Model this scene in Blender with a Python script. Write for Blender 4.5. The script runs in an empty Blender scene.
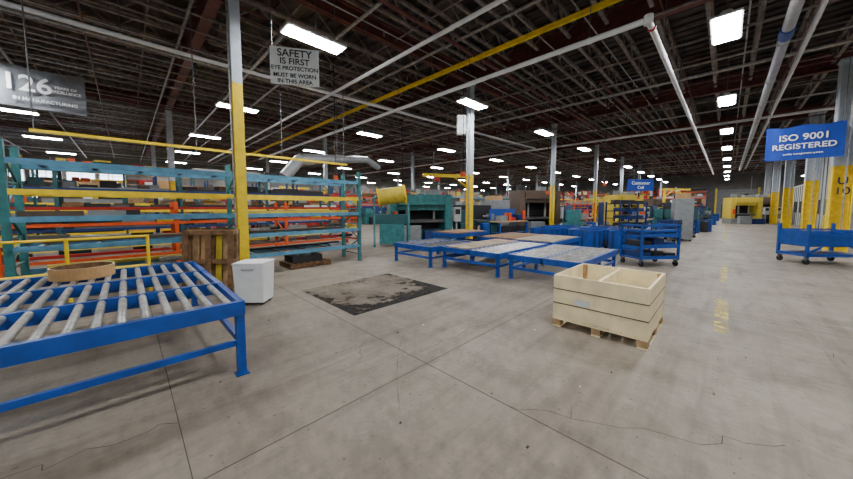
import bpy, math, random
from mathutils import Vector, Matrix
random.seed(7)
S=bpy.context.scene
MATS={}
def mat(key,col,rough=.6,metal=0,var=.12,scale=6,bump=0.0,emit=0):
    m=bpy.data.materials.new(key); m.use_nodes=True
    n=m.node_tree.nodes; l=m.node_tree.links; b=n['Principled BSDF']
    c=[(x/255.0)**2.2 for x in col]
    b.inputs['Roughness'].default_value=rough; b.inputs['Metallic'].default_value=metal
    if emit:
        b.inputs['Base Color'].default_value=(*c,1)
        b.inputs['Emission Color'].default_value=(*c,1); b.inputs['Emission Strength'].default_value=emit
    else:
        tc=n.new('ShaderNodeTexCoord'); no=n.new('ShaderNodeTexNoise'); no.inputs['Scale'].default_value=scale; no.inputs['Detail'].default_value=5
        l.new(tc.outputs['Object'],no.inputs['Vector'])
        cr=n.new('ShaderNodeValToRGB'); cr.color_ramp.elements[0].position=.3; cr.color_ramp.elements[1].position=.7
        cr.color_ramp.elements[0].color=(*[max(0,x*(1-var*1.6)) for x in c],1)
        cr.color_ramp.elements[1].color=(*[min(1,x*(1+var)) for x in c],1)
        l.new(no.outputs['Fac'],cr.inputs['Fac']); l.new(cr.outputs['Color'],b.inputs['Base Color'])
        if bump:
            bp=n.new('ShaderNodeBump'); bp.inputs['Strength'].default_value=bump; bp.inputs['Distance'].default_value=.01
            l.new(no.outputs['Fac'],bp.inputs['Height']); l.new(bp.outputs['Normal'],b.inputs['Normal'])
    MATS[key]=m; return m
mat('blue',(18,70,150),.45,var=.2); mat('blue_dark',(18,48,100),.5); mat('ltblue',(84,140,170),.5,var=.2)
mat('teal',(50,114,116),.5,var=.25); mat('teal_dark',(34,80,84),.5); mat('yellow',(244,208,16),.5); mat('yellow_pale',(205,180,60),.6)
mat('white',(225,228,226),.5,var=.05); mat('white_col',(188,198,208),.55,var=.1); mat('grey',(130,133,135),.6); mat('grey_lt',(178,180,180),.6,var=.08)
mat('dark',(35,35,37),.6); mat('rubber',(22,22,22),.8); mat('steel',(172,170,166),.42,.6,var=.25,scale=12); mat('steel_dk',(105,105,106),.45,.6)
mat('orange',(222,84,28),.5); mat('red',(175,35,30),.5); mat('girder',(104,60,56),.6,var=.25); mat('joist',(132,122,115),.5,var=.35)
mat('deck',(80,74,71),.75,var=.45,scale=2); mat('wood_pale',(240,224,178),.7,var=.1,scale=5,bump=.1); mat('wood_mid',(170,138,98),.75,var=.3,scale=8,bump=.1)
mat('wood_top',(150,132,108),.7,var=.35,scale=4,bump=.1)
mat('wood_brown',(118,88,58),.8,var=.35,scale=9,bump=.15); mat('cardboard',(180,142,96),.85,var=.12); mat('pipe_white',(232,234,236),.4,var=.04)
mat('duct',(170,172,175),.4,.4); mat('green',(60,112,80),.5); mat('brown_mach',(88,72,60),.6); mat('text_dark',(35,40,48),.6,var=0); mat('text_white',(240,240,240),.6,var=0)
mat('sign_white',(205,210,208),.5,var=.05); mat('banner_blue',(16,62,160),.6,var=.05); mat('banner_grey',(118,122,128),.7,var=.1)
mat('wall',(112,110,107),.8,var=.15,scale=1); mat('tube',(250,252,255),emit=124); mat('window',(225,238,255),emit=5)
mat('joint',(78,70,60),.9); mat('strap',(60,60,58),.5)

class B:
    def __init__(s): s.v=[];s.f=[];s.m=[];s.sm=[];s.ml=[]
    def mi(s,k):
        if k not in s.ml: s.ml.append(k)
        return s.ml.index(k)
    def add(s,vs,fs,k,sm=False):
        o=len(s.v); s.v+= [tuple(x) for x in vs]; i=s.mi(k)
        for f in fs: s.f.append(tuple(o+a for a in f)); s.m.append(i); s.sm.append(sm if isinstance(sm,bool) else len(f)==4)
    def box(s,x0,y0,z0,x1,y1,z1,k):
        x0,x1=min(x0,x1),max(x0,x1);y0,y1=min(y0,y1),max(y0,y1);z0,z1=min(z0,z1),max(z0,z1)
        s.add([(x0,y0,z0),(x1,y0,z0),(x1,y1,z0),(x0,y1,z0),(x0,y0,z1),(x1,y0,z1),(x1,y1,z1),(x0,y1,z1)],
          [(0,3,2,1),(4,5,6,7),(0,1,5,4),(1,2,6,5),(2,3,7,6),(3,0,4,7)],k)
    def frame(s,p,q):
        p=Vector(p);q=Vector(q);d=(q-p).normalized(); up=Vector((0,0,1)) if abs(d.z)<.95 else Vector((1,0,0))
        a=d.cross(up).normalized(); b=a.cross(d).normalized(); return p,q,a,b
    def beam(s,p,q,w,h,k):
        p,q,a,b=s.frame(p,q); a=a*w/2;b=b*h/2
        vs=[p-a-b,p+a-b,p+a+b,p-a+b,q-a-b,q+a-b,q+a+b,q-a+b]
        s.add(vs,[(0,3,2,1),(4,5,6,7),(0,1,5,4),(1,2,6,5),(2,3,7,6),(3,0,4,7)],k)
    def cyl(s,p,q,r,k,n=12,r2=None):
        r2=r if r2 is None else r2
        p,q,a,b=s.frame(p,q); vs=[]
        for c,rr in((p,r),(q,r2)):
            for i in range(n):
                t=2*math.pi*i/n; vs.append(c+a*rr*math.cos(t)+b*rr*math.sin(t))
        fs=[(i,(i+1)%n,n+(i+1)%n,n+i) for i in range(n)]
        s.add(vs,fs,k,True); s.add(vs[:n],[tuple(range(n))[::-1]],k); s.add(vs[n:],[tuple(range(n))],k)
    def tube(s,pts,r,k,n=8):
        for a,b in zip(pts[:-1],pts[1:]): s.cyl(a,b,r,k,n)
    def obj(s,name,loc=(0,0,0),rz=0,parent=None,bevel=0):
        me=bpy.data.meshes.new(name); me.from_pydata(s.v,[],s.f)
        for k in s.ml: me.materials.append(MATS[k])
        me.polygons.foreach_set('material_index',s.m); me.polygons.foreach_set('use_smooth',s.sm); me.update()
        o=bpy.data.objects.new(name,me); S.collection.objects.link(o); o.location=loc; o.rotation_euler=(0,0,math.radians(rz))
        if parent: o.parent=parent
        if bevel:
            md=o.modifiers.new('bev','BEVEL'); md.width=bevel; md.segments=2; md.limit_method='ANGLE'
        return o
def inst(o,loc,rz=0,name=None):
    c=bpy.data.objects.new(name or o.name.split('.')[0],o.data); S.collection.objects.link(c); c.location=loc; c.rotation_euler=(0,0,math.radians(rz))
    for m in o.modifiers:
        md=c.modifiers.new(m.name,m.type); md.width=m.width; md.segments=m.segments; md.limit_method=m.limit_method
    return c
def text(parent,name,body,loc,rz,size,k,sx=1.0):
    cu=bpy.data.curves.new(name,'FONT'); cu.body=body; cu.size=size; cu.align_x='CENTER'; cu.align_y='CENTER'; cu.extrude=.003; cu.offset=size*.015
    cu.materials.append(MATS[k]); o=bpy.data.objects.new(name,cu); S.collection.objects.link(o)
    o.rotation_euler=(math.pi/2,0,math.radians(rz)); o.location=loc; o.scale=(sx,1,1); o.parent=parent
    return o

U0,U1,V0,V1=-10,64,-8,42; DZ=7.4
# ---------------- shell
def floor_mat():
    m=bpy.data.materials.new('concrete'); m.use_nodes=True; n=m.node_tree.nodes; l=m.node_tree.links; b=n['Principled BSDF']
    tc=n.new('ShaderNodeTexCoord')
    def noise(sc,d=6,r=.6,mp=None):
        x=n.new('ShaderNodeTexNoise'); x.inputs['Scale'].default_value=sc; x.inputs['Detail'].default_value=d; x.inputs['Roughness'].default_value=r
        if mp:
            q=n.new('ShaderNodeMapping'); q.inputs['Scale'].default_value=mp; l.new(tc.outputs['Object'],q.inputs['Vector']); l.new(q.outputs['Vector'],x.inputs['Vector'])
        else: l.new(tc.outputs['Object'],x.inputs['Vector'])
        return x
    def ramp(src,p0,c0,p1,c1):
        r=n.new('ShaderNodeValToRGB'); e=r.color_ramp.elements; e[0].position=p0;e[1].position=p1;e[0].color=(*c0,1);e[1].color=(*c1,1); l.new(src.outputs['Fac'],r.inputs['Fac']); return r
    def mul(a,bb,f=1):
        x=n.new('ShaderNodeMixRGB'); x.blend_type='MULTIPLY'; x.inputs['Fac'].default_value=f; l.new(a,x.inputs['Color1']); l.new(bb,x.inputs['Color2']); return x.outputs['Color']
    base=ramp(noise(.4),.3,(.205,.168,.128),.7,(.305,.258,.204))
    f=ramp(noise(9,8,.7),.3,(.76,.75,.74),.65,(1,1,1))
    st=ramp(noise(1.1,9,.76),.38,(.48,.45,.42),.51,(1,1,1))
    sc=ramp(noise(1.2,6,.65,(.25,3.5,1)),.38,(.76,.74,.72),.52,(1,1,1))
    sc2=ramp(noise(1.0,6,.7,(3.0,.3,1)),.36,(.84,.82,.8),.48,(1,1,1))
    sp=ramp(noise(24,3,.5),.29,(.36,.34,.31),.335,(1,1,1))
    wp=ramp(noise(3.1,8,.75),.58,(1,1,1),.68,(1.22,1.21,1.19))
    c=mul(base.outputs['Color'],f.outputs['Color']); c=mul(c,st.outputs['Color'],.55); c=mul(c,sc.outputs['Color'],.8); c=mul(c,sc2.outputs['Color'],.8); c=mul(c,sp.outputs['Color'],.7); c=mul(c,wp.outputs['Color'],1)
    l.new(c,b.inputs['Base Color'])
    rr=ramp(noise(2,5),.3,(.5,)*3,.7,(.75,)*3); l.new(rr.outputs['Color'],b.inputs['Roughness'])
    bp=n.new('ShaderNodeBump'); bp.inputs['Strength'].default_value=.1; l.new(f.outputs['Color'],bp.inputs['Height']); l.new(bp.outputs['Normal'],b.inputs['Normal'])
    MATS['concrete']=m
floor_mat()
def stain_mat(key,col,lo,hi,scale,edge=False,alpha=1.0,bias=.3):
    m=bpy.data.materials.new(key); m.use_nodes=True; n=m.node_tree.nodes; l=m.node_tree.links; b=n['Principled BSDF']
    b.inputs['Base Color'].default_value=(*[(x/255)**2.2 for x in col],1); b.inputs['Roughness'].default_value=.75
    b.inputs['Specular IOR Level'].default_value=.25
    tc=n.new('ShaderNodeTexCoord'); no=n.new('ShaderNodeTexNoise'); no.inputs['Scale'].default_value=scale; no.inputs['Detail'].default_value=8; no.inputs['Roughness'].default_value=.65
    l.new(tc.outputs['Object'],no.inputs['Vector']); src=no.outputs['Fac']
    if edge:
        sp=n.new('ShaderNodeSeparateXYZ'); l.new(tc.outputs['Generated'],sp.inputs[0])
        def M(op,a,c=None):
            x=n.new('ShaderNodeMath'); x.operation=op
            for i,y in enumerate((a,c)):
                if y is None: continue
                if isinstance(y,(int,float)): x.inputs[i].default_value=y
                else: l.new(y,x.inputs[i])
            return x.outputs[0]
        ex=M('ABSOLUTE',M('SUBTRACT',sp.outputs[0],.5)); ey=M('ABSOLUTE',M('SUBTRACT',sp.outputs[1],.5))
        e=M('MAXIMUM',ex,ey); e=M('POWER',M('MULTIPLY',e,2),2.0)
        src=M('ADD',src,M('MULTIPLY',M('SUBTRACT',e,.5),bias))
        fx=M('MULTIPLY',M('SUBTRACT',.5,sp.outputs[1]),.2); src=M('ADD',src,fx)
    mr=n.new('ShaderNodeMapRange'); mr.inputs['From Min'].default_value=lo; mr.inputs['From Max'].default_value=hi; mr.inputs['To Max'].default_value=alpha
    l.new(src,mr.inputs['Value']); l.new(mr.outputs[0],b.inputs['Alpha']); MATS[key]=m
stain_mat('oil_stain',(20,14,10),.51,.62,2.8,True,.93,.2)
stain_mat('dirt_film',(96,80,64),.25,.75,1.2,False,.6)
stain_mat('tire_mark',(70,62,54),.42,.72,3,False,.4)
stain_mat('paint_worn',(232,208,120),.38,.62,5,False,.75)

b=B(); b.box(U0,V0,-.2,U1,V1,0,'concrete'); b.obj('floor')
b=B(); b.box(U0,V0,DZ,U1,V1,DZ+.2,'deck')
b.obj('ceiling')
b=B(); b.box(U0,V1,0,U1,V1+.2,DZ,'wall'); b.obj('wall_back')
b=B(); b.box(U1,V0,0,U1+.2,V1,DZ,'wall'); b.obj('wall_far')
b=B(); b.box(U0,V0-.2,0,U1,V0,DZ,'wall'); b.obj('wall_right')
b=B(); b.box(U0-.2,V0,0,U0,V1,DZ,'wall'); b.obj('wall_left')
for i in range(5):
    u=-9.6+i*2.0
    b=B(); b.box(u,V1-.06,2.0,u+1.7,V1-.01,5.4,'window')
    for k in range(5): b.box(u,V1-.09,2+k*.85-.03,u+1.7,V1-.01,2+k*.85+.03,'white')
    for k in range(3): b.box(u+k*.85-.03,V1-.09,2,u+k*.85+.03,V1-.01,5.4,'white')
    b.obj('window_%d'%(i+1))
b=B(); b.box(U1-.08,-3.0,0,U1-.01,1.2,4.2,'grey')
for k in range(12): b.box(U1-.1,-3,.35*k,U1-.08,1.2,.35*k+.04,'steel_dk')
b.box(U1-.12,-3.2,0,U1-.01,-3,4.4,'yellow'); b.box(U1-.12,1.2,0,U1-.01,1.4,4.4,'yellow'); b.obj('door_1')
# ceiling deck ribs + joists
CU=[-6.5+8.25*i for i in range(9)]
b=B()
v=V0+.6
while v<V1:
    for i in range(-1,len(CU)):
        a=CU[i] if i>=0 else U0; c=CU[i+1] if i+1<len(CU) else U1
        if c-a<.5: continue
        b.box(a,v-.05,7.2,c,v+.05,7.28,'joist'); b.box(a+.3,v-.045,6.66,c-.3,v+.045,6.72,'joist')
        n=max(2,int((c-a)/.55)); 
        if n%2: n+=1
        st=(c-a)/n
        for j in range(n):
            z0,z1=(7.22,6.7) if j%2==0 else (6.7,7.22)
            b.beam((a+j*st,v,z0),(a+(j+1)*st,v,z1),.035,.035,'joist')
    v+=1.0
b.obj('ceiling_joists')
b=B()
u=U0+.3
while u<U1:
    b.box(u,V0,7.33,u+.12,V1,DZ,'deck'); u+=.45
u=U0+2.4
while u<U1:
    b.box(u-.02,V0,6.72,u+.02,V1,6.75,'joist'); u+=2.75
b.obj('ceiling_deck_ribs')
b=B()
for c in CU:
    b.box(c-.13,V0,6.5,c+.13,V1,6.54,'girder'); b.box(c-.13,V0,7.1,c+.13,V1,7.14,'girder'); b.box(c-.02,V0,6.54,c+.02,V1,7.1,'girder')
for vv in (7.5,20,32):
    b.box(U0,vv-.1,6.52,U1,vv+.1,6.56,'girder'); b.box(U0,vv-.1,6.98,U1,vv+.1,7.02,'girder'); b.box(U0,vv-.02,6.5,U1,vv+.02,7.0,'girder')
b.obj('ceiling_girders')
b=B(); rq=random.Random(21)
v=V0+1.3
while v<V1-.3:
    z=rq.uniform(6.3,6.44); r=rq.choice([.018,.025,.035]); k=rq.choice(['joist','steel','grey_lt','girder'])
    b.cyl((U0+.1,v,z),(U1-.1,v,z),r,k,6)
    u=U0+rq.uniform(1,3)
    while u<U1-.2: 
        b.cyl((u,v,z),(u,v,z-.14),.02,'steel',5); u+=3.1
    v+=rq.uniform(.8,1.7)
u=U0+2
while u<U1-.3:
    z=rq.uniform(6.1,6.2); b.cyl((u,V0+.1,z),(u,V1-.1,z),rq.choice([.02,.03,.04]),rq.choice(['joist','grey_lt','girder','steel']),6); u+=rq.uniform(1.7,3.2)
b.obj('sprinkler_piping')
b=B()
for (u,v,z) in [(7.9,6.2,3.0),(14,6.0,2.6),(12.5,9.4,2.6),(16.2,4.2,3.0),(19.5,6.5,2.4),(10.4,12.2,3),(23,4,2.5),(24,9,2.5),(5.5,10.2,3),(27,6,2.5),(31,3,2.5),(15.5,12.5,3)]:
    b.cyl((u,v,z),(u,v,6.65),.014,'dark',5); b.cyl((u,v,z-.25),(u,v,z),.05,'dark',8); b.box(u-.06,v-.06,z-.4,u+.06,v+.06,z-.25,'orange')
b.obj('hanging_power_cords')

# ---------------- columns
def column(zy,w=.22):
    b=B(); h=w/2
    def sec(z0,z1,k):
        b.box(-h,-h,z0,h,-h+.03,z1,k); b.box(-h,h-.03,z0,h,h,z1,k); b.box(-.015,-h+.03,z0,.015,h-.03,z1,k)
    sec(0,zy,'yellow'); sec(zy,6.5,'white_col'); b.box(-h-.08,-h-.08,0,h+.08,h+.08,.03,'steel_dk'); b.box(-h-.04,-h-.04,6.46,h+.04,h+.04,6.499,'white_col')
    b.cyl((-h-.03,-.05,.8),(-h-.03,-.05,6.4),.02,'steel',8)
    return b
main=column(4.15,.19).obj('steel_column',(1.75,7.35,0),0)
proto=None
pos=[(c,7.5) for c in CU[2:]]+[(c,20) for c in CU[1:]]+[(c,32) for c in CU]+[(-6.5,7.5)]
for p in pos:
    if proto is None: proto=column(2.9).obj('steel_column',(p[0],p[1],0))
    else: inst(proto,(p[0],p[1],0))
right=None
for c,vv in ((17.3,-2.7),(25.8,-3.1),(34.3,-3.1),(42.8,-3.1),(51.3,-3.1)):
    if right is None:
        right=column(3.0,.46).obj('steel_column',(c,vv,0)); 
        text(right,'bay_label','U\n10',(-.26,0,2.3),-90,.34,'text_dark')
    else: inst(right,(c,vv,0))
b=B(); b.box(-.17,-.13,0,.17,.13,.75,'grey_lt'); b.box(-.15,-.145,.05,.15,-.13,.7,'grey'); b.box(.08,-.17,.3,.11,-.13,.42,'dark')
b.obj('electrical_box',(9.70,7.74,4.5),-45,bevel=.01)

# ---------------- lights
b=B()
b.box(-.64,-.2,.0,.64,.2,.02,'tube'); b.box(-.68,-.24,.015,.68,.24,.06,'white'); 
b.add([(-.66,-.12,.06),(.66,-.12,.06),(.66,.12,.06),(-.66,.12,.06),(-.64,-.06,.13),(.64,-.06,.13),(.64,.06,.13),(-.64,.06,.13)],[(0,1,5,4),(1,2,6,5),(2,3,7,6),(3,0,4,7),(4,5,6,7)],'white')
for x in(-.5,.5): b.cyl((x,0,.13),(x,0,1.3),.008,'steel_dk',5)
L0=None
for i in range(-2,10):
    for j in range(-1,7):
        u=3.1+i*6.1; v=.2+j*6.6
        if i==0: u+=.12
        if u<U0+1 or u>U1-1 or v<V0+1 or v>V1-1: continue
        if L0 is None: L0=b.obj('high_bay_light',(u,v,5.35))
        else: inst(L0,(u,v,5.35))

# ---------------- pipes
def pipe(name,pts,r,k,n=12,hang=True,extra=None):
    b=B(); b.tube(pts,r,k,n)
    for a,c in zip(pts[:-1],pts[1:]):
        a=Vector(a);c=Vector(c); L=(c-a).length
        if abs((c-a).z)>.1: continue
        t=1.0
        while t<L:
            p=a+(c-a)*t/L; b.cyl((p.x,p.y,p.z+r),(p.x,p.y,6.65),.008,'steel_dk',5); 
            b.cyl(p-(c-a).normalized()*.03,p+(c-a).normalized()*.03,r*1.15,k,n); t+=3.1
    if extra: extra(b)
    return b.obj(name)
pipe('overhead_pipe',[(44,1.2,5.05),(7.0,1.2,5.05),(7.0,24,5.05)],.055,'pipe_white',extra=lambda b:(b.cyl((7.0,1.2,4.97),(7.0,1.2,5.13),.075,'pipe_white'),b.cyl((7.3,1.2,5.05),(7.36,1.2,5.05),.075,'red')))
pipe('overhead_pipe',[(4.95,-3,5.3),(4.95,30,5.3)],.045,'pipe_white')
pipe('overhead_pipe',[(3.0,8,5.9),(3.0,34,5.9)],.04,'steel')
pipe('overhead_pipe',[(2.6,5.3,5.9),(40,5.3,5.9)],.05,'girder')
pipe('overhead_pipe',[(-4,9.5,5.3),(1.7,9.5,5.3),(20,9.5,5.6)],.05,'pipe_white')
pipe('overhead_pipe',[(-9,11.6,6.0),(40,11.6,6.0)],.04,'steel')
pipe('overhead_pipe',[(12,3.4,6.0),(60,3.4,6.0)],.05,'girder')
pipe('overhead_pipe',[(13.5,-7,5.9),(13.5,36,5.9)],.05,'steel')
pipe('overhead_pipe',[(21,-7,5.7),(21,36,5.7)],.06,'pipe_white')
pipe('ventilation_duct',[(4,-.75,5.5),(46,-.75,5.5)],.10,'duct',16,extra=lambda b:b.cyl((10.4,-.75,5.5),(10.9,-.75,5.5),.12,'blue',16))
pipe('overhead_pipe',[(4,-1.15,5.6),(46,-1.15,5.6)],.05,'pipe_white')
b=B(); b.box(-.035,-2,0,.035,30,.02,'yellow'); b.box(-.035,-2,.1,.035,30,.12,'yellow'); b.box(-.01,-2,.02,.01,30,.1,'yellow')
for k in range(8): b.cyl((0,-1+k*4,.12),(0,-1+k*4,.9),.015,'steel_dk',6)
b.obj('crane_rail',(7.25,0,5.75))
b=B(); b.box(-1.2,-.03,3.0,5.4,.03,3.06,'yellow')
for u in(-1.15,1.3,3.3,5.3): b.cyl((u,0,3.06),(u,0,6.65),.012,'steel_dk',6)
b.obj('yellow_rail',(0,9.25,0))
b=B(); b.cyl((0,0,0),(3.6,1.0,.5),.2,'duct',20,.14); b.cyl((3.6,1.0,.5),(4.4,1.2,.2),.14,'duct',20); b.cyl((1.8,.5,.3),(1.8,.5,3.3),.012,'steel_dk',6); b.cyl((0,0,0),(-.6,-.1,-.7),.2,'duct',20)
b.obj('exhaust_duct',(4.6,11.2,3.35))

# ---------------- signs / banners
b=B(); b.box(-.44,-.012,-.36,.44,.012,.33,'sign_white')
for x in(-.4,.4): b.cyl((x,0,.33),(x,0,2.3),.006,'steel_dk',5)
s=b.obj('safety_sign',(2.45,6.05,4.32),-32)
for i,(t,sz) in enumerate((('SAFETY',.19),('IS FIRST',.16),('EYE PROTECTION',.105),('MUST BE WORN',.105),('IN THIS AREA',.105))):
    text(s,'line_%d'%(i+1),t,(0,-.016,.22-[0,.15,.28,.41,.52][i]),0,sz,'text_dark')
def wavy(w,h,amp,k,n=24):
    b=B(); vs=[];fs=[]
    for j in range(9):
        for i in range(n+1):
            x=-w/2+w*i/n; z=-h/2+h*j/8; vs.append((x,amp*math.sin(i*.9)*(1-.5*j/8)+amp*.4*math.sin(i*.37+j*.5),z+.03*math.cos(2*math.pi*i/n*2)*(j/8)))
    for j in range(8):
        for i in range(n):
            a=j*(n+1)+i; fs.append((a,a+1,a+n+2,a+n+1))
    b.add(vs,fs,k,True); return b
b=wavy(1.75,1.15,.012,'banner_blue')
for x in(-.82,.82): b.cyl((x,0,.55),(x,0,2.75),.008,'steel_dk',5)
s=b.obj('iso_banner',(16.8,-1.76,3.85),-90)
text(s,'line_1','ISO 9001',(0,-.03,.18),0,.3,'text_white'); text(s,'line_2','REGISTERED',(0,-.03,-.13),0,.26,'text_white'); text(s,'line_3','quality management system',(0,-.03,-.38),0,.08,'text_white')
b=wavy(3.0,1.1,.03,'banner_grey')
for x in(-1.4,1.4): b.cyl((x,0,.54),(x,0,1.7),.008,'steel_dk',5)
s=b.obj('hanging_banner',(-2.2,14,4.93),0)
text(s,'number','126',(.42,-.06,.08),0,.6,'text_white'); text(s,'line_1','YEARS OF',(1.12,-.06,.12),0,.1,'text_white'); text(s,'line_2','EXCELLENCE',(1.12,-.06,0),0,.1,'text_white'); text(s,'line_3','IN MANUFACTURING',(.75,-.06,-.33),0,.12,'text_white')
b=B(); b.box(-.65,-.02,-.28,.65,.02,.28,'banner_blue')
for x in(-.55,.55): b.cyl((x,0,.28),(x,0,3.95),.008,'steel_dk',5)
s=b.obj('hanging_sign',(18.1,3.1,2.68),-45); text(s,'line_1','Customer',(0,-.03,.1),0,.22,'text_white'); text(s,'line_2','Cell',(0,-.03,-.12),0,.2,'text_white')

# ---------------- roller table
def roller_table(name,loc,W,Lh,H,lanes,k='blue',pitch=.13,top=None,legs=None,r=.03,rm='steel'):
    b=B(); rl=.1
    ny=lanes; lw=Lh/ny
    for i in range(ny+1):
        y=i*lw; t=.025 if 0<i<ny else .03
        b.box(0,y-t,H-rl-.03,W,y+t,H,k)
    for x in(0,W-.05): b.box(x,0,H-rl-.03,x+.05,Lh,H-.005,k)
    for i in range(ny):
        if top and top[i]:
            b.box(.05,i*lw+.03,H-.03,W-.05,(i+1)*lw-.03,H+.02,top[i])
            continue
        x=pitch*.6
        while x<W-.06:
            b.cyl((x,i*lw+.03,H-.03),(x,(i+1)*lw-.03,H-.03),r,rm,10); x+=pitch
    xs=legs or [j*(W-.08)/max(1,int(W/1.3)) for j in range(max(2,int(W/1.3)+1))]
    for x in xs:
        for y in(0,Lh-.08):
            b.box(x,y,0,x+.07,y+.07,H-rl,k); b.box(x-.02,y-.02,0,x+.09,y+.09,.012,k)
        b.box(x+.02,.04,H*.4,x+.06,Lh-.04,H*.4+.06,k)
    for y in(.02,Lh-.06): b.box(0,y,H*.4,W,y+.04,H*.4+.05,k)
    return b.obj(name,loc)
roller_table('roller_conveyor_table',(-3.65,3.2,0),4.4,2.9,.72,3,legs=[0.02,2.15,4.33],pitch=.14)
roller_table('roller_conveyor_table',(6.0,1.9,0),2.6,1.5,.55,2,pitch=.2,r=.032,rm='steel')
roller_table('roller_conveyor_table',(5.9,3.6,0),2.6,1.7,.55,2,top=[None,'wood_top'],pitch=.2,r=.032,rm='steel')
roller_table('roller_conveyor_table',(5.6,5.45,0),1.9,1.5,.55,2,pitch=.22,r=.03,rm='steel_dk')
roller_table('roller_conveyor_table',(8.8,3.6,0),2.4,2.6,.55,2,top=['wood_top','wood_brown'],pitch=.16)
roller_table('roller_conveyor_table',(7.8,6.35,0),1.8,1.2,.7,1,top=['wood_brown'],pitch=.16)
b=B(); RR=.28
for i in range(40):
    a0=2*math.pi*i/40;a1=2*math.pi*(i+1)/40
    def P(r,a,z): return (r*math.cos(a),r*math.sin(a),z)
    b.add([P(RR,a0,0),P(RR,a1,0),P(RR,a1,.14),P(RR,a0,.14)],[(0,1,2,3)],'cardboard',True)
    b.add([P(RR-.015,a0,.02),P(RR-.015,a1,.02),P(RR-.015,a1,.14),P(RR-.015,a0,.14)],[(3,2,1,0)],'wood_brown',True)
    b.add([P(RR,a0,.14),P(RR,a1,.14),P(RR-.015,a1,.14),P(RR-.015,a0,.14)],[(0,1,2,3)],'wood_pale')
    b.add([P(RR-.01,a0,.02),P(RR-.01,a1,.02),(0,0,.02)],[(0,1,2)],'wood_brown')
    b.add([P(RR-.01,a0,0.),P(RR-.01,a1,0.),(0,0,0.)],[(2,1,0)],'cardboard')
b.obj('cardboard_drum_lid',(-.42,5.72,.722))

# ---------------- white bin
b=B(); b.add([(-.22,-.18,.04),(.22,-.18,.04),(.22,.18,.04),(-.22,.18,.04),(-.24,-.21,.66),(.24,-.21,.66),(.24,.21,.66),(-.24,.21,.66)],[(0,3,2,1),(4,5,6,7),(0,1,5,4),(1,2,6,5),(2,3,7,6),(3,0,4,7)],'white')
b.box(-.245,-.215,.66,.245,.215,.70,'white'); b.box(-.1,-.225,.58,.1,-.2,.62,'grey_lt')
for x in(-.17,.17):
    for y in(-.12,.12): b.cyl((x,y,0),(x,y,.05),.03,'dark',8)
b.obj('storage_bin',(1.47,5.55,0),-42,bevel=.015)

# ---------------- pallets
def pallet(b,W=1.1,D=.9,k='wood_brown',org=(0,0,0),H=.13,mix=None):
    x,y,z=org
    n=7
    for i in range(n):
        a=x+i*(W-.1)/(n-1); b.box(a,y,z+H-.02,a+.1,y+D,z+H,mix[i%len(mix)] if mix else k)
    for i in range(3):
        a=x+i*(W-.1)/2; b.box(a,y,z,a+.1,y+D,z+.018,k)
    for i in range(3):
        yy=y+i*(D-.08)/2; b.box(x,yy,z+.018,x+W,yy+.08,z+H-.02,k)
for i in range(3):
    b=B()
    pallet(b,.88,1.16,('wood_brown','wood_mid','wood_brown')[i],mix=['wood_brown','wood_mid','cardboard','wood_brown','yellow_pale','wood_mid'] if i==0 else None)
    b.v=[(xx-.44,-zz,yy) for (xx,yy,zz) in b.v]
    b.v=[(xx,-yy-.13,zz) for (xx,yy,zz) in b.v]; b.f=[f[::-1] for f in b.f]
    o=b.obj('wooden_pallet',(1.07+.06*i,6.8+.15*i,0.0)); o.rotation_euler=(math.radians(-5),0,math.radians(-38)) 

# ---------------- crate
b=B(); CW,CD,CH=1.15,1.05,.7
for i in range(3):
    y=i*(CD-.1)/2
    for j in range(3):
        x=j*(CW-.12)/2; b.box(x,y,.02,x+.12,y+.1,.1,'wood_mid')
    b.box(0,y,0,CW,y+.1,.02,'wood_pale')
for i in range(3):
    x=i*(CW-.12)/2; b.box(x,0,.1,x+.12,CD,.118,'wood_pale')
for i in range(8):
    y=i*(CD-.11)/7; b.box(0,y,.118,CW,y+.11,.136,'wood_pale')
t=.03; z=.138
for i in range(3):
    z0=z+i*.187; z1=z0+.186
    b.box(0,0,z0,CW,t,z1,'wood_pale'); b.box(0,CD-t,z0,CW,CD,z1,'wood_pale')
    b.box(0,t+.001,z0,t,CD-t-.001,z1,'wood_pale'); b.box(CW-t,t+.001,z0,CW,CD-t-.001,z1,'wood_pale')
    b.box(t,CD*.5-.02,z0,CW-t,CD*.5+.02,z1-.01,'wood_pale')
for (x,y) in((t,t),(CW-t-.05,t),(t,CD-t-.05),(CW-t-.05,CD-t-.05)): b.box(x,y,.138,x+.05,y+.05,.69,'wood_mid')
for zz in(.32,.51):
    b.box(-.003,-.003,zz,CW+.003,0,zz+.012,'strap'); b.box(-.003,CD,zz,CW+.003,CD+.003,zz+.012,'strap'); b.box(-.003,0,zz,0,CD,zz+.012,'strap'); b.box(CW,0,zz,CW+.003,CD,zz+.012,'strap')
b.box(-.004,.6,.34,0,.78,.42,'sign_white')
b.obj('wooden_crate',(4.02,.55,0),0,bevel=.003)

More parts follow.
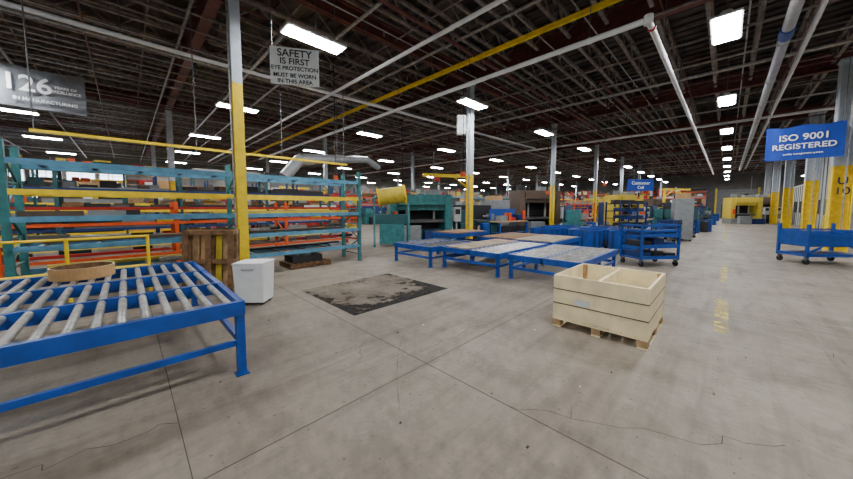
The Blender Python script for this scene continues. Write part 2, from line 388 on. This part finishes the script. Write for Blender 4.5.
# ---------------- racks
ITEMS=['steel','wood_mid','grey','yellow_pale','orange','dark','wood_brown','white','cardboard','red','brown_mach']
def rack(name,loc,bays,bw,D,H,levels,ku,kb,rz=0,items=None,bh=.11,tall=.13,pal=ITEMS,fill=.75,skip=()):
    b=B()
    for i in range(bays+1):
        x=i*bw
        for y in(0,D-.08):
            b.box(x-.045,y,0,x+.045,y+.08,H,ku); b.box(x-.07,y-.03,0,x+.07,y+.11,.012,'steel_dk')
        z=.2; s=0
        while z<H-.45:
            b.beam((x,.04 if s else D-.04,z),(x,D-.04 if s else .04,z+.45),.03,.03,ku); b.box(x-.015,.08,z-.015,x+.015,D-.08,z+.015,ku); z+=.45; s^=1
    for i in range(bays):
        for li,z in enumerate(levels):
            k=kb[li%len(kb)]
            b.box(i*bw+.046,-.01,z-bh,(i+1)*bw-.046,.04,z,k); b.box(i*bw+.046,D-.04,z-bh,(i+1)*bw-.046,D+.01,z,k)
            for j in range(5):
                x=i*bw+.3+j*(bw-.6)/4; b.box(x-.03,.04,z-.04,x+.03,D-.04,z-.01,'steel_dk')
            if items and li not in skip:
                rr=random.Random(i*31+li*7+items)
                y=.06
                while y<D-.15:
                    w=rr.uniform(.06,.25)
                    if rr.random()<.5:
                        h=rr.uniform(.03,tall); a=rr.uniform(.06,.4); c=rr.uniform(.06,.4)
                        if rr.random()<fill: b.box(i*bw+a,y,z,(i+1)*bw-c,min(y+w,D-.05),z+h,rr.choice(pal))
                    else:
                        x=i*bw+.1
                        while x<(i+1)*bw-.4:
                            ww=rr.uniform(.2,.7)
                            if rr.random()<fill: b.box(x,y,z,min(x+ww,(i+1)*bw-.06),min(y+w,D-.05),z+rr.uniform(.05,tall*1.6),rr.choice(pal))
                            x+=ww+.05
                    y+=w+.03
    return b.obj(name,loc,rz)
rack('pallet_rack',(-1.3,7.7,0),2,3.1,1.0,2.62,[.5,.98,1.45,1.88,2.35],'teal',['ltblue','ltblue','ltblue','yellow','ltblue'],items=3,tall=.06,fill=.3,skip=(3,4),pal=['steel','grey','wood_mid','dark','grey_lt','brown_mach','yellow_pale'],bh=.09)
rack('pallet_rack',(-8.5,7.9,0),2,3.1,1.0,2.68,[.5,1.2,1.9,2.5],'teal',['ltblue'],items=5,fill=.4)
rack('pallet_rack',(-5,11.0,0),4,3.0,1.1,1.75,[.35,.8,1.2,1.6],'orange',['orange','yellow','orange','red'],items=8,fill=.35,tall=.09,bh=.07,skip=(3,),pal=['red','dark','yellow','brown_mach','steel_dk','grey','dark','teal_dark'])
rack('pallet_rack',(-4.5,14.6,0),4,3.0,1.1,3.0,[.3,.9,1.5,2.2,2.9],'teal_dark',['yellow','blue_dark'],items=11,tall=.2,fill=.7,pal=['steel_dk','grey','dark','wood_brown','dark','brown_mach','teal_dark'],bh=.08)
rack('pallet_rack',(1.0,18.0,0),3,3.0,1.1,3.0,[.3,.9,1.5,2.2],'blue_dark',['orange'],items=14,tall=.3,bh=.08)
rack('pallet_rack',(-9,23,0),4,3.0,1.1,3.6,[.3,1.0,1.8,2.6,3.5],'teal_dark',['yellow'],items=17,tall=.35)
rack('pallet_rack',(4,25,0),5,3.0,1.1,3.4,[.3,1.0,1.8,2.6],'blue_dark',['orange'],items=19,tall=.35)
rack('pallet_rack',(13,16.5,0),4,3.0,1.1,3.0,[.3,1.0,1.8,2.5],'teal',['ltblue'],items=23,tall=.35)
rack('pallet_rack',(27,14.5,0),5,3.0,1.1,3.2,[.3,1.0,1.8,2.6],'blue_dark',['yellow'],items=29,tall=.35)
rack('pallet_rack',(20,28,0),6,3.0,1.1,3.6,[.3,1.0,1.8,2.6],'orange',['orange'],items=31,tall=.35)
rack('pallet_rack',(62.0,2.2,0),4,3.0,1.2,4.2,[.3,1.2,2.1,3.0,3.9],'blue_dark',['orange'],rz=90,items=37,tall=.5)
rack('pallet_rack',(62.0,15,0),7,3.0,1.2,4.2,[.3,1.2,2.1,3.0,3.9],'teal',['orange'],rz=90,items=41,tall=.5)
b=B()
for z in(.55,1.08): b.cyl((-.9,0,z),(1.0,0,z),.022,'yellow',10)
for x in(-.9,.05,1.0): b.cyl((x,0,0),(x,0,1.1),.025,'yellow',10); b.box(x-.08,-.08,0,x+.08,.08,.012,'yellow')
b.obj('guard_rail',(-.75,7.4,0))
b=B(); pallet(b,1.1,.8,'wood_brown'); b.box(.1,.1,.13,.9,.7,.3,'dark'); b.box(.2,.15,.3,.6,.6,.42,'grey'); b.cyl((.3,.1,.36),(1.0,.6,.36),.05,'steel_dk',8)
b.obj('scrap_pallet',(2.9,7.8,0))

# ---------------- blue bins
def bin_():
    b=B(); W,D,H=1.3,1.05,.72
    b.box(0,0,.12,W,D,.15,'blue')
    for (x0,y0,x1,y1) in((0,0,W,.03),(0,D-.03,W,D),(0,.03,.03,D-.03),(W-.03,.03,W,D-.03)): b.box(x0,y0,.15,x1,y1,H,'blue')
    for (x0,y0,x1,y1) in((-.02,-.02,W+.02,.03),(-.02,D-.03,W+.02,D+.02),(-.02,.03,.03,D-.03),(W-.03,.03,W+.02,D-.03)): b.box(x0,y0,H,x1,y1,H+.04,'blue')
    for i in range(3):
        x=.1+i*(W-.26)/2; b.box(x,-.02,.15,x+.06,0,H,'blue_dark')
        y=.1+i*(D-.26)/2; b.box(-.02,y,.15,0,y+.06,H,'blue_dark')
    for x in(0,W-.12):
        for y in(0,D-.12): b.box(x,y,0,x+.12,y+.12,.12,'blue_dark')
    return b
B0=bin_().obj('stacking_bin',(11.6,4.6,0))
for p in((11.9,3.2,0),(12.2,1.9,0),(13.2,4.7,0),(13.5,3.3,0)): inst(B0,p)
# ---------------- carts
def caster(b,x,y,r=.07):
    b.cyl((x-.02,y,r),(x+.02,y,r),r,'rubber',14); b.box(x-.035,y-.03,r+.02,x-.025,y+.03,2*r+.03,'steel_dk'); b.box(x+.025,y-.03,r+.02,x+.035,y+.03,2*r+.03,'steel_dk'); b.box(x-.04,y-.04,2*r+.02,x+.04,y+.04,2*r+.04,'steel_dk')
def cart(W=1.25,D=.75,H=1.1,shelves=(.2,.5,.8),k='blue'):
    b=B()
    for x in(.06,W-.06):
        for y in(.06,D-.06): caster(b,x,y)
    for x in(0,W-.05):
        for y in(0,D-.05): b.box(x,y,.18,x+.05,y+.05,H,k)
    for z in shelves:
        b.box(0,0,z,W,D,z+.03,k)
        for y in(0,D-.04): b.box(0,y,z+.03,W,y+.04,z+.09,k)
        for x in(.08,.45,.82):
            if x+.28<W: b.box(x,.1,z+.03,x+.3,D-.1,z+random.uniform(.14,.26),random.choice(['dark','blue_dark','blue','blue']))
    for z in(H-.05,H-.2):
        b.box(0,0,z,.05,D,z+.05,k); b.box(W-.05,0,z,W,D,z+.05,k); b.box(0,0,z,W,.04,z+.05,k)
    return b
cart(1.15,.75,1.13,(.2,.5,.8)).obj('shelf_cart',(9.6,1.55,0),-38)
DC=cart(1.2,.7,1.0,k='blue_dark').obj('shelf_cart',(17.5,1.6,0),-8)
b=B(); W,D=1.5,.8
for x in(.06,W-.06):
    for y in(.06,D-.06): caster(b,x,y,.08)
for x in(0,W-.06):
    for y in(0,D-.06): b.box(x,y,.2,x+.06,y+.06,1.12,'blue')
b.box(0,0,.22,W,D,.3,'blue'); b.box(.06,0.01,.52,W-.06,.04,.86,'blue'); b.box(.06,D-.04,.52,W-.06,D-.01,.86,'blue'); b.box(0.01,.06,.52,.04,D-.06,.95,'blue'); b.box(W-.04,.06,.52,W-.01,D-.06,.95,'blue'); b.box(.05,.05,.5,W-.05,D-.05,.53,'blue_dark')
b.box(.06,.01,.92,W-.06,.04,.96,'blue'); b.box(.06,D-.04,.92,W-.06,D-.01,.96,'blue')
b.beam((.05,.02,.3),(.45,.02,.55),.04,.04,'blue'); b.beam((W-.05,.02,.3),(W-.45,.02,.55),.04,.04,'blue')
b.obj('bin_cart',(13.25,-1.62,0),-50)

# ---------------- machines
def press(k='teal',k2='teal_dark',W=3.0,D=1.4,H=2.2):
    b=B()
    b.box(0,0,0,W,D,.5,k2); b.box(0,.1,.5,.35,D,H,k); b.box(W-.35,.1,.5,W,D,H,k); b.box(.35,.2,H-.75,W-.35,D-.1,H,k); b.box(.3,.0,H-.5,W-.3,.2,H-.1,k)
    b.box(.35,.35,.85,W-.35,D-.2,.98,'steel_dk'); b.box(.4,D-.3,.5,W-.4,D-.1,H-.75,'dark')
    for x in(.8,W-.8): b.cyl((x,.5,.98),(x,.5,H-.75),.06,'steel',10)
    b.box(W+.05,-.1,.9,W+.4,.2,1.6,'grey_lt'); b.box(W+.18,0,0,W+.26,.1,.9,'grey'); b.box(W+.1,-.11,1.25,W+.35,-.1,1.5,'dark')
    b.box(.5,-.01,.1,1.2,0,.4,'yellow'); b.cyl((.5,.7,H),(.5,.7,H+.35),.22,k2,14); b.box(W-1.2,.4,H,W-.5,.9,H+.25,'grey')
    b.tube([(W-.2,.2,H),(W-.2,.2,H+.5),(W-.9,.2,H+.5),(W-.9,.2,H+2.0)],.03,'steel_dk',6); b.box(.1,-.03,.9,.28,0.1,1.4,'orange')
    b.box(.4,-.5,0,1.3,-.1,.75,'grey'); b.box(1.5,-.45,0,2.3,-.1,.5,'blue_dark')
    return b
def lathe(k='green',back='grey_lt'):
    b=B(); b.box(0,0,0,.8,.8,.8,k); b.box(1.8,0,0,2.4,.8,.7,k); b.box(0,.15,.7,2.4,.65,.9,k); b.box(0,.1,.9,.7,.75,1.45,k); b.cyl((.7,.4,1.15),(.85,.4,1.15),.16,'steel',16); b.box(1.9,.25,.9,2.2,.6,1.25,'grey'); b.cyl((1.6,.4,1.12),(1.9,.4,1.12),.05,'steel',10); b.box(.9,-.05,.85,1.3,.8,.95,'steel_dk'); b.box(0,.8,.6,2.4,.84,1.7,back)
    b.box(.2,-.4,0,.7,-.05,.7,'dark'); b.cyl((1.2,-.3,0),(1.2,-.3,.8),.25,'blue',14)
    return b
def cabinet(k='grey_lt'):
    b=B(); b.box(0,0,.08,1.6,.7,2.0,k)
    for i in range(2): b.box(.04+i*.78,-.015,.12,.78+i*.78,0,1.96,k); b.box(.7+i*.12,-.04,.95,.72+i*.12,-.015,1.15,'dark')
    for x in(.02,1.5):
        for y in(.02,.6): b.box(x,y,0,x+.08,y+.08,.08,'dark')
    b.box(.3,.1,2.0,1.2,.6,2.25,'cardboard')
    return b
def bench(k='blue'):
    b=B(); b.box(0,0,.82,2.2,.9,.88,'wood_mid')
    for x in(0,2.12):
        for y in(0,.82): b.box(x,y,0,x+.08,y+.08,.82,k)
    b.box(0,.05,.25,2.2,.85,.28,k); b.box(.1,.8,.88,2.1,.84,1.5,k); b.box(.3,.2,.88,.8,.6,1.15,'grey'); b.box(1.2,.3,.88,1.6,.7,1.05,'red'); b.box(.4,.2,.28,1.6,.7,.6,'dark')
    b.box(.9,.2,.88,1.1,.5,1.3,'orange'); b.box(1.7,.2,.88,2.0,.6,1.2,'blue_dark')
    return b
def jib():
    b=B(); b.cyl((0,0,0),(0,0,3.6),.11,'yellow',14); b.cyl((0,0,0),(0,0,.05),.3,'steel_dk',16); b.box(-.2,-.06,3.4,3.0,.06,3.6,'yellow'); b.beam((0,0,2.7),(1.0,0,3.4),.08,.08,'yellow')
    b.box(2.0,-.12,3.15,2.3,.12,3.4,'red'); b.cyl((2.15,0,3.15),(2.15,0,1.9),.012,'dark',6); b.cyl((2.15,0,1.9),(2.15,0,1.75),.05,'yellow',8)
    return b
P1=press().obj('press_brake',(8.6,10.9,0),-30,bevel=.02)
b=B(); b.cyl((0,0,2.0),(1.0,0,2.12),.34,'yellow_pale',28); b.cyl((-.06,0,1.99),(.0,0,2.0),.4,'yellow',28); b.cyl((1.0,0,2.12),(1.08,0,2.13),.4,'yellow',28); b.cyl((-.3,0,1.95),(1.3,0,2.16),.06,'steel_dk',10)
for x in(-.2,1.2): b.box(x-.05,-.4,0,x+.05,.4,.08,'teal'); b.beam((x,-.35,.05),(x,0,2.05),.08,.08,'teal'); b.beam((x,.35,.05),(x,0,2.05),.08,.08,'teal')
b.box(-.2,-.15,.9,1.2,.15,1.3,'teal_dark'); b.box(0,-.3,.1,1.0,.3,.9,'teal')
b.obj('drum_reel',(7.35,10.1,0),-35)
P2=lathe('teal_dark','dark').obj('lathe',(11.6,9.2,0),-20,bevel=.01)
P3=cabinet('grey').obj('tool_cabinet',(14.6,10.0,0),-40,bevel=.01)
P4=bench().obj('workbench',(13.2,8.0,0),-10)
P5=press('teal_dark','brown_mach',2.6,1.4,2.3).obj('punch_press',(20,10.5,0),-30,bevel=.02)
P6=lathe('teal','blue_dark').obj('lathe',(16.3,5.2,0),10,bevel=.01)
P7=press('brown_mach','dark',2.8,1.4,2.6).obj('punch_press',(16.5,8.6,0),-30,bevel=.02)
P8=bench('blue_dark').obj('workbench',(21,6.2,0),10)
P11=press('yellow_pale','grey',2.4,1.3,2.5).obj('punch_press',(25.5,5.6,0),-30,bevel=.02)
P12=cabinet('blue_dark').obj('tool_cabinet',(12.0,12.6,0),-40,bevel=.01)
P13=jib().obj('jib_crane',(15.2,11.4,0),150)
def strack(k):
    b=B()
    for x in(0,.6,1.2,1.8):
        b.box(x-.03,0,0,x+.03,.06,1.9,k); b.box(x-.03,.9,0,x+.03,.96,1.9,k)
    for z in(.2,.6,1.0,1.4,1.8):
        b.box(0,0,z-.05,1.8,.05,z,k); b.box(0,.91,z-.05,1.8,.96,z,k)
        b.box(.05,.1,z,1.7,.5,z+.14,random.choice(['dark','cardboard','steel','blue_dark'])); b.box(.2,.55,z,1.6,.85,z+.2,random.choice(['brown_mach','cardboard','yellow_pale','teal_dark']))
    return b
P9=strack('orange').obj('parts_shelf',(23.5,8.0,0),-30)
P10=strack('blue_dark').obj('parts_shelf',(18.6,4.0,0),-30)
protos=[P1,P2,P3,P4,P5,P6,P7,P8,P9,P10,P10,P11,P12,P13,P7,P5]
rr=random.Random(5)
placed=[(8.6,10.9),(7,10.3),(11.6,9.2),(14.6,10),(13.2,8),(20,10.5),(16.3,5.2),(16.5,8.6),(21,6.2),(23.5,8),(18.6,4),(25.5,5.6),(12,12.6)]
def ok(u,v,d=2.8):
    if any((u-a)**2+(v-c)**2<d*d for a,c in placed): return False
    for (a,c) in pos:
        if (u+1-a)**2+(v-c)**2<1.9**2: return False
    for (a,c,w,l) in ((13,16.5,12,1.1),(27,14.5,15,1.1),(20,28,18,1.1),(4,25,15,1.1),(1,18,9,1.1),(-9,23,12,1.1)):
        if a-3.5<u<a+w+.5 and c-1.6<v<c+l+1.6: return False
    return True
for t in range(3000):
    u=rr.uniform(10,57); v=rr.uniform(4,38)
    if u<22 and v<6.5: continue
    if u<12 and v<22: continue
    if not ok(u,v): continue
    placed.append((u,v)); inst(rr.choice(protos),(u,v,0),rr.choice([-40,-30,-10,0,10]) )
    if len(placed)>200: break
for t in range(300):
    u=rr.uniform(18.5,55); v=rr.uniform(1.0,4)
    if not ok(u,v,2.0): continue
    placed.append((u,v)); inst(rr.choice([P2,P4,P8,P9,P6,P10,P2,DC,P3]),(u,v,0),rr.choice([-20,0,10]))
for t in range(100):
    u=rr.uniform(-8,3); v=rr.uniform(27,38)
    if not ok(u,v): continue
    placed.append((u,v)); inst(rr.choice(protos),(u,v,0),rr.choice([-60,-40,0]))
for t in range(100):
    u=rr.uniform(40,58); v=rr.uniform(-2,1.5)
    if not ok(u,v,2.4): continue
    placed.append((u,v)); inst(rr.choice([P3,P9,P10,P12,P6,P11,P7]),(u,v,0),rr.choice([-60,-45,-90]))
# office enclosure right
def office(L,Dp,H,k):
    b=B(); b.box(0,-Dp,0,L,0,H,k)
    n=int(L)
    for i in range(n): b.box(i*L/n,0,0,i*L/n+.06,.04,H,'grey')
    b.box(-.05,-Dp,H,L+.05,.08,H+.12,'white'); b.box(-.04,-Dp*.7,0,0,-Dp*.7+1,2.1,'grey'); b.box(-.07,-Dp*.7+.85,1.0,-.04,-Dp*.7+.92,1.1,'dark')
    for i in range(0,n-1,3): b.box(i*L/n+.4,0,1.1,i*L/n+1.8,.03,2.1,'dark')
    return b
office(8.5,3.0,5.1,'grey_lt').obj('office_enclosure',(27,-4.5,0))
office(12,3,3.4,'white').obj('office_enclosure',(40,-4.5,0))
b=B(); b.cyl((0,0,0),(0,0,1.1),.09,'yellow',14); b.cyl((0,0,1.1),(0,0,1.15),.09,'yellow',14,.03); b.box(-.14,-.14,0,.14,.14,.015,'yellow')
bo=b.obj('bollard',(20.1,-4.1,0))
for u in(24.5,29,33.5): inst(bo,(u,-4.1,0))
inst(P3,(22.6,-4.5,0),-20)

# ---------------- floor marks
b=B()
def strip(a,c,w=.012,k='joint',z=.0015):
    a=Vector((a[0],a[1],z));c=Vector((c[0],c[1],z)); d=(c-a).normalized(); n=Vector((-d.y,d.x,0))*w/2
    b.add([a-n,a+n,c+n,c-n],[(3,2,1,0)],k)
for u in [.2,2.1,6.2,10.3,14.4,18.5,22.6,26.7,30.8,35]: strip((u,V0),(u,V1),.011 if u>.5 else .006)
for v in [-6.1,-2.0,2.1,6.2,10.3,14.4]: strip((U0,v),(U1,v),.01)
rc=random.Random(3)
for (x,y,n,ax,ay) in ((4.2,2.2,16,-1,0),(.2,2.8,12,-1,.2),(5.4,-.9,14,-1,.1),(2.1,1.2,14,.6,-1),(3.4,3.7,10,.4,-1),(2.0,3.0,8,-.5,-.5)):
    prev=(x,y)
    for i in range(n):
        x+=ax*rc.uniform(.03,.18)+rc.uniform(-.04,.04); y+=ay*rc.uniform(.03,.16)+rc.uniform(-.06,.06); strip(prev,(x,y),.006); prev=(x,y)
b.obj('floor_joints')
b=B()
b.add([(0,0,0),(2.1,0,0),(2.1,1.9,0),(0,1.9,0)],[(0,1,2,3)],'dirt_film'); b.obj('floor_patch',(2.3,3.8,.002))
b=B()
b.add([(0,0,0),(2.1,0,0),(2.1,1.9,0),(0,1.9,0)],[(0,1,2,3)],'oil_stain'); b.obj('floor_oil_stain',(2.3,3.8,.004))
b=B(); strip((5.3,-.02),(7.3,-.02),.14,'paint_worn',.003); strip((9,-.02),(11.5,-.02),.12,'paint_worn',.003); strip((20,-.02),(40,-.02),.1,'paint_worn',.003)
b.obj('floor_paint_line')
def curve_marks():
    rm=random.Random(17)
    for k in range(26):
        x=rm.uniform(1.0,10); y=rm.uniform(-3.5,2.4); h=rm.choice([0,0,.15,.8])+rm.uniform(-.25,.25); c=rm.uniform(-.05,.05); w=rm.uniform(.006,.022)
        prev=(x,y)
        for i in range(rm.randint(6,18)):
            x+=.15*math.cos(h); y+=.15*math.sin(h); h+=c
            strip(prev,(x,y),w,'tire_mark',.0025); prev=(x,y)
b=B(); curve_marks(); b.obj('floor_tire_marks')
b=B(); rd=random.Random(9)
for i in range(110):
    x=rd.uniform(.3,9); y=rd.uniform(-3,5); s_=rd.uniform(.005,.014)
    if 3.9<x<5.3 and .4<y<1.8: continue
    b.box(x,y,0,x+s_*rd.uniform(1,2.5),y+s_,s_*.4,rd.choice(['dark','wood_brown','wood_pale','steel_dk']))
b.obj('floor_debris')

# ---------------- world / camera
w=bpy.data.worlds.new('World'); S.world=w; w.use_nodes=True; w.node_tree.nodes['Background'].inputs[0].default_value=(.8,.85,.9,1); w.node_tree.nodes['Background'].inputs[1].default_value=.5
cam=bpy.data.cameras.new('camera'); co=bpy.data.objects.new('camera',cam); S.collection.objects.link(co)
co.location=(0,0,1.6); co.rotation_euler=(math.radians(86),0,math.radians(-45)); cam.sensor_width=36; cam.lens=36*300/853; cam.shift_y=-.0135; cam.clip_end=200
S.camera=co
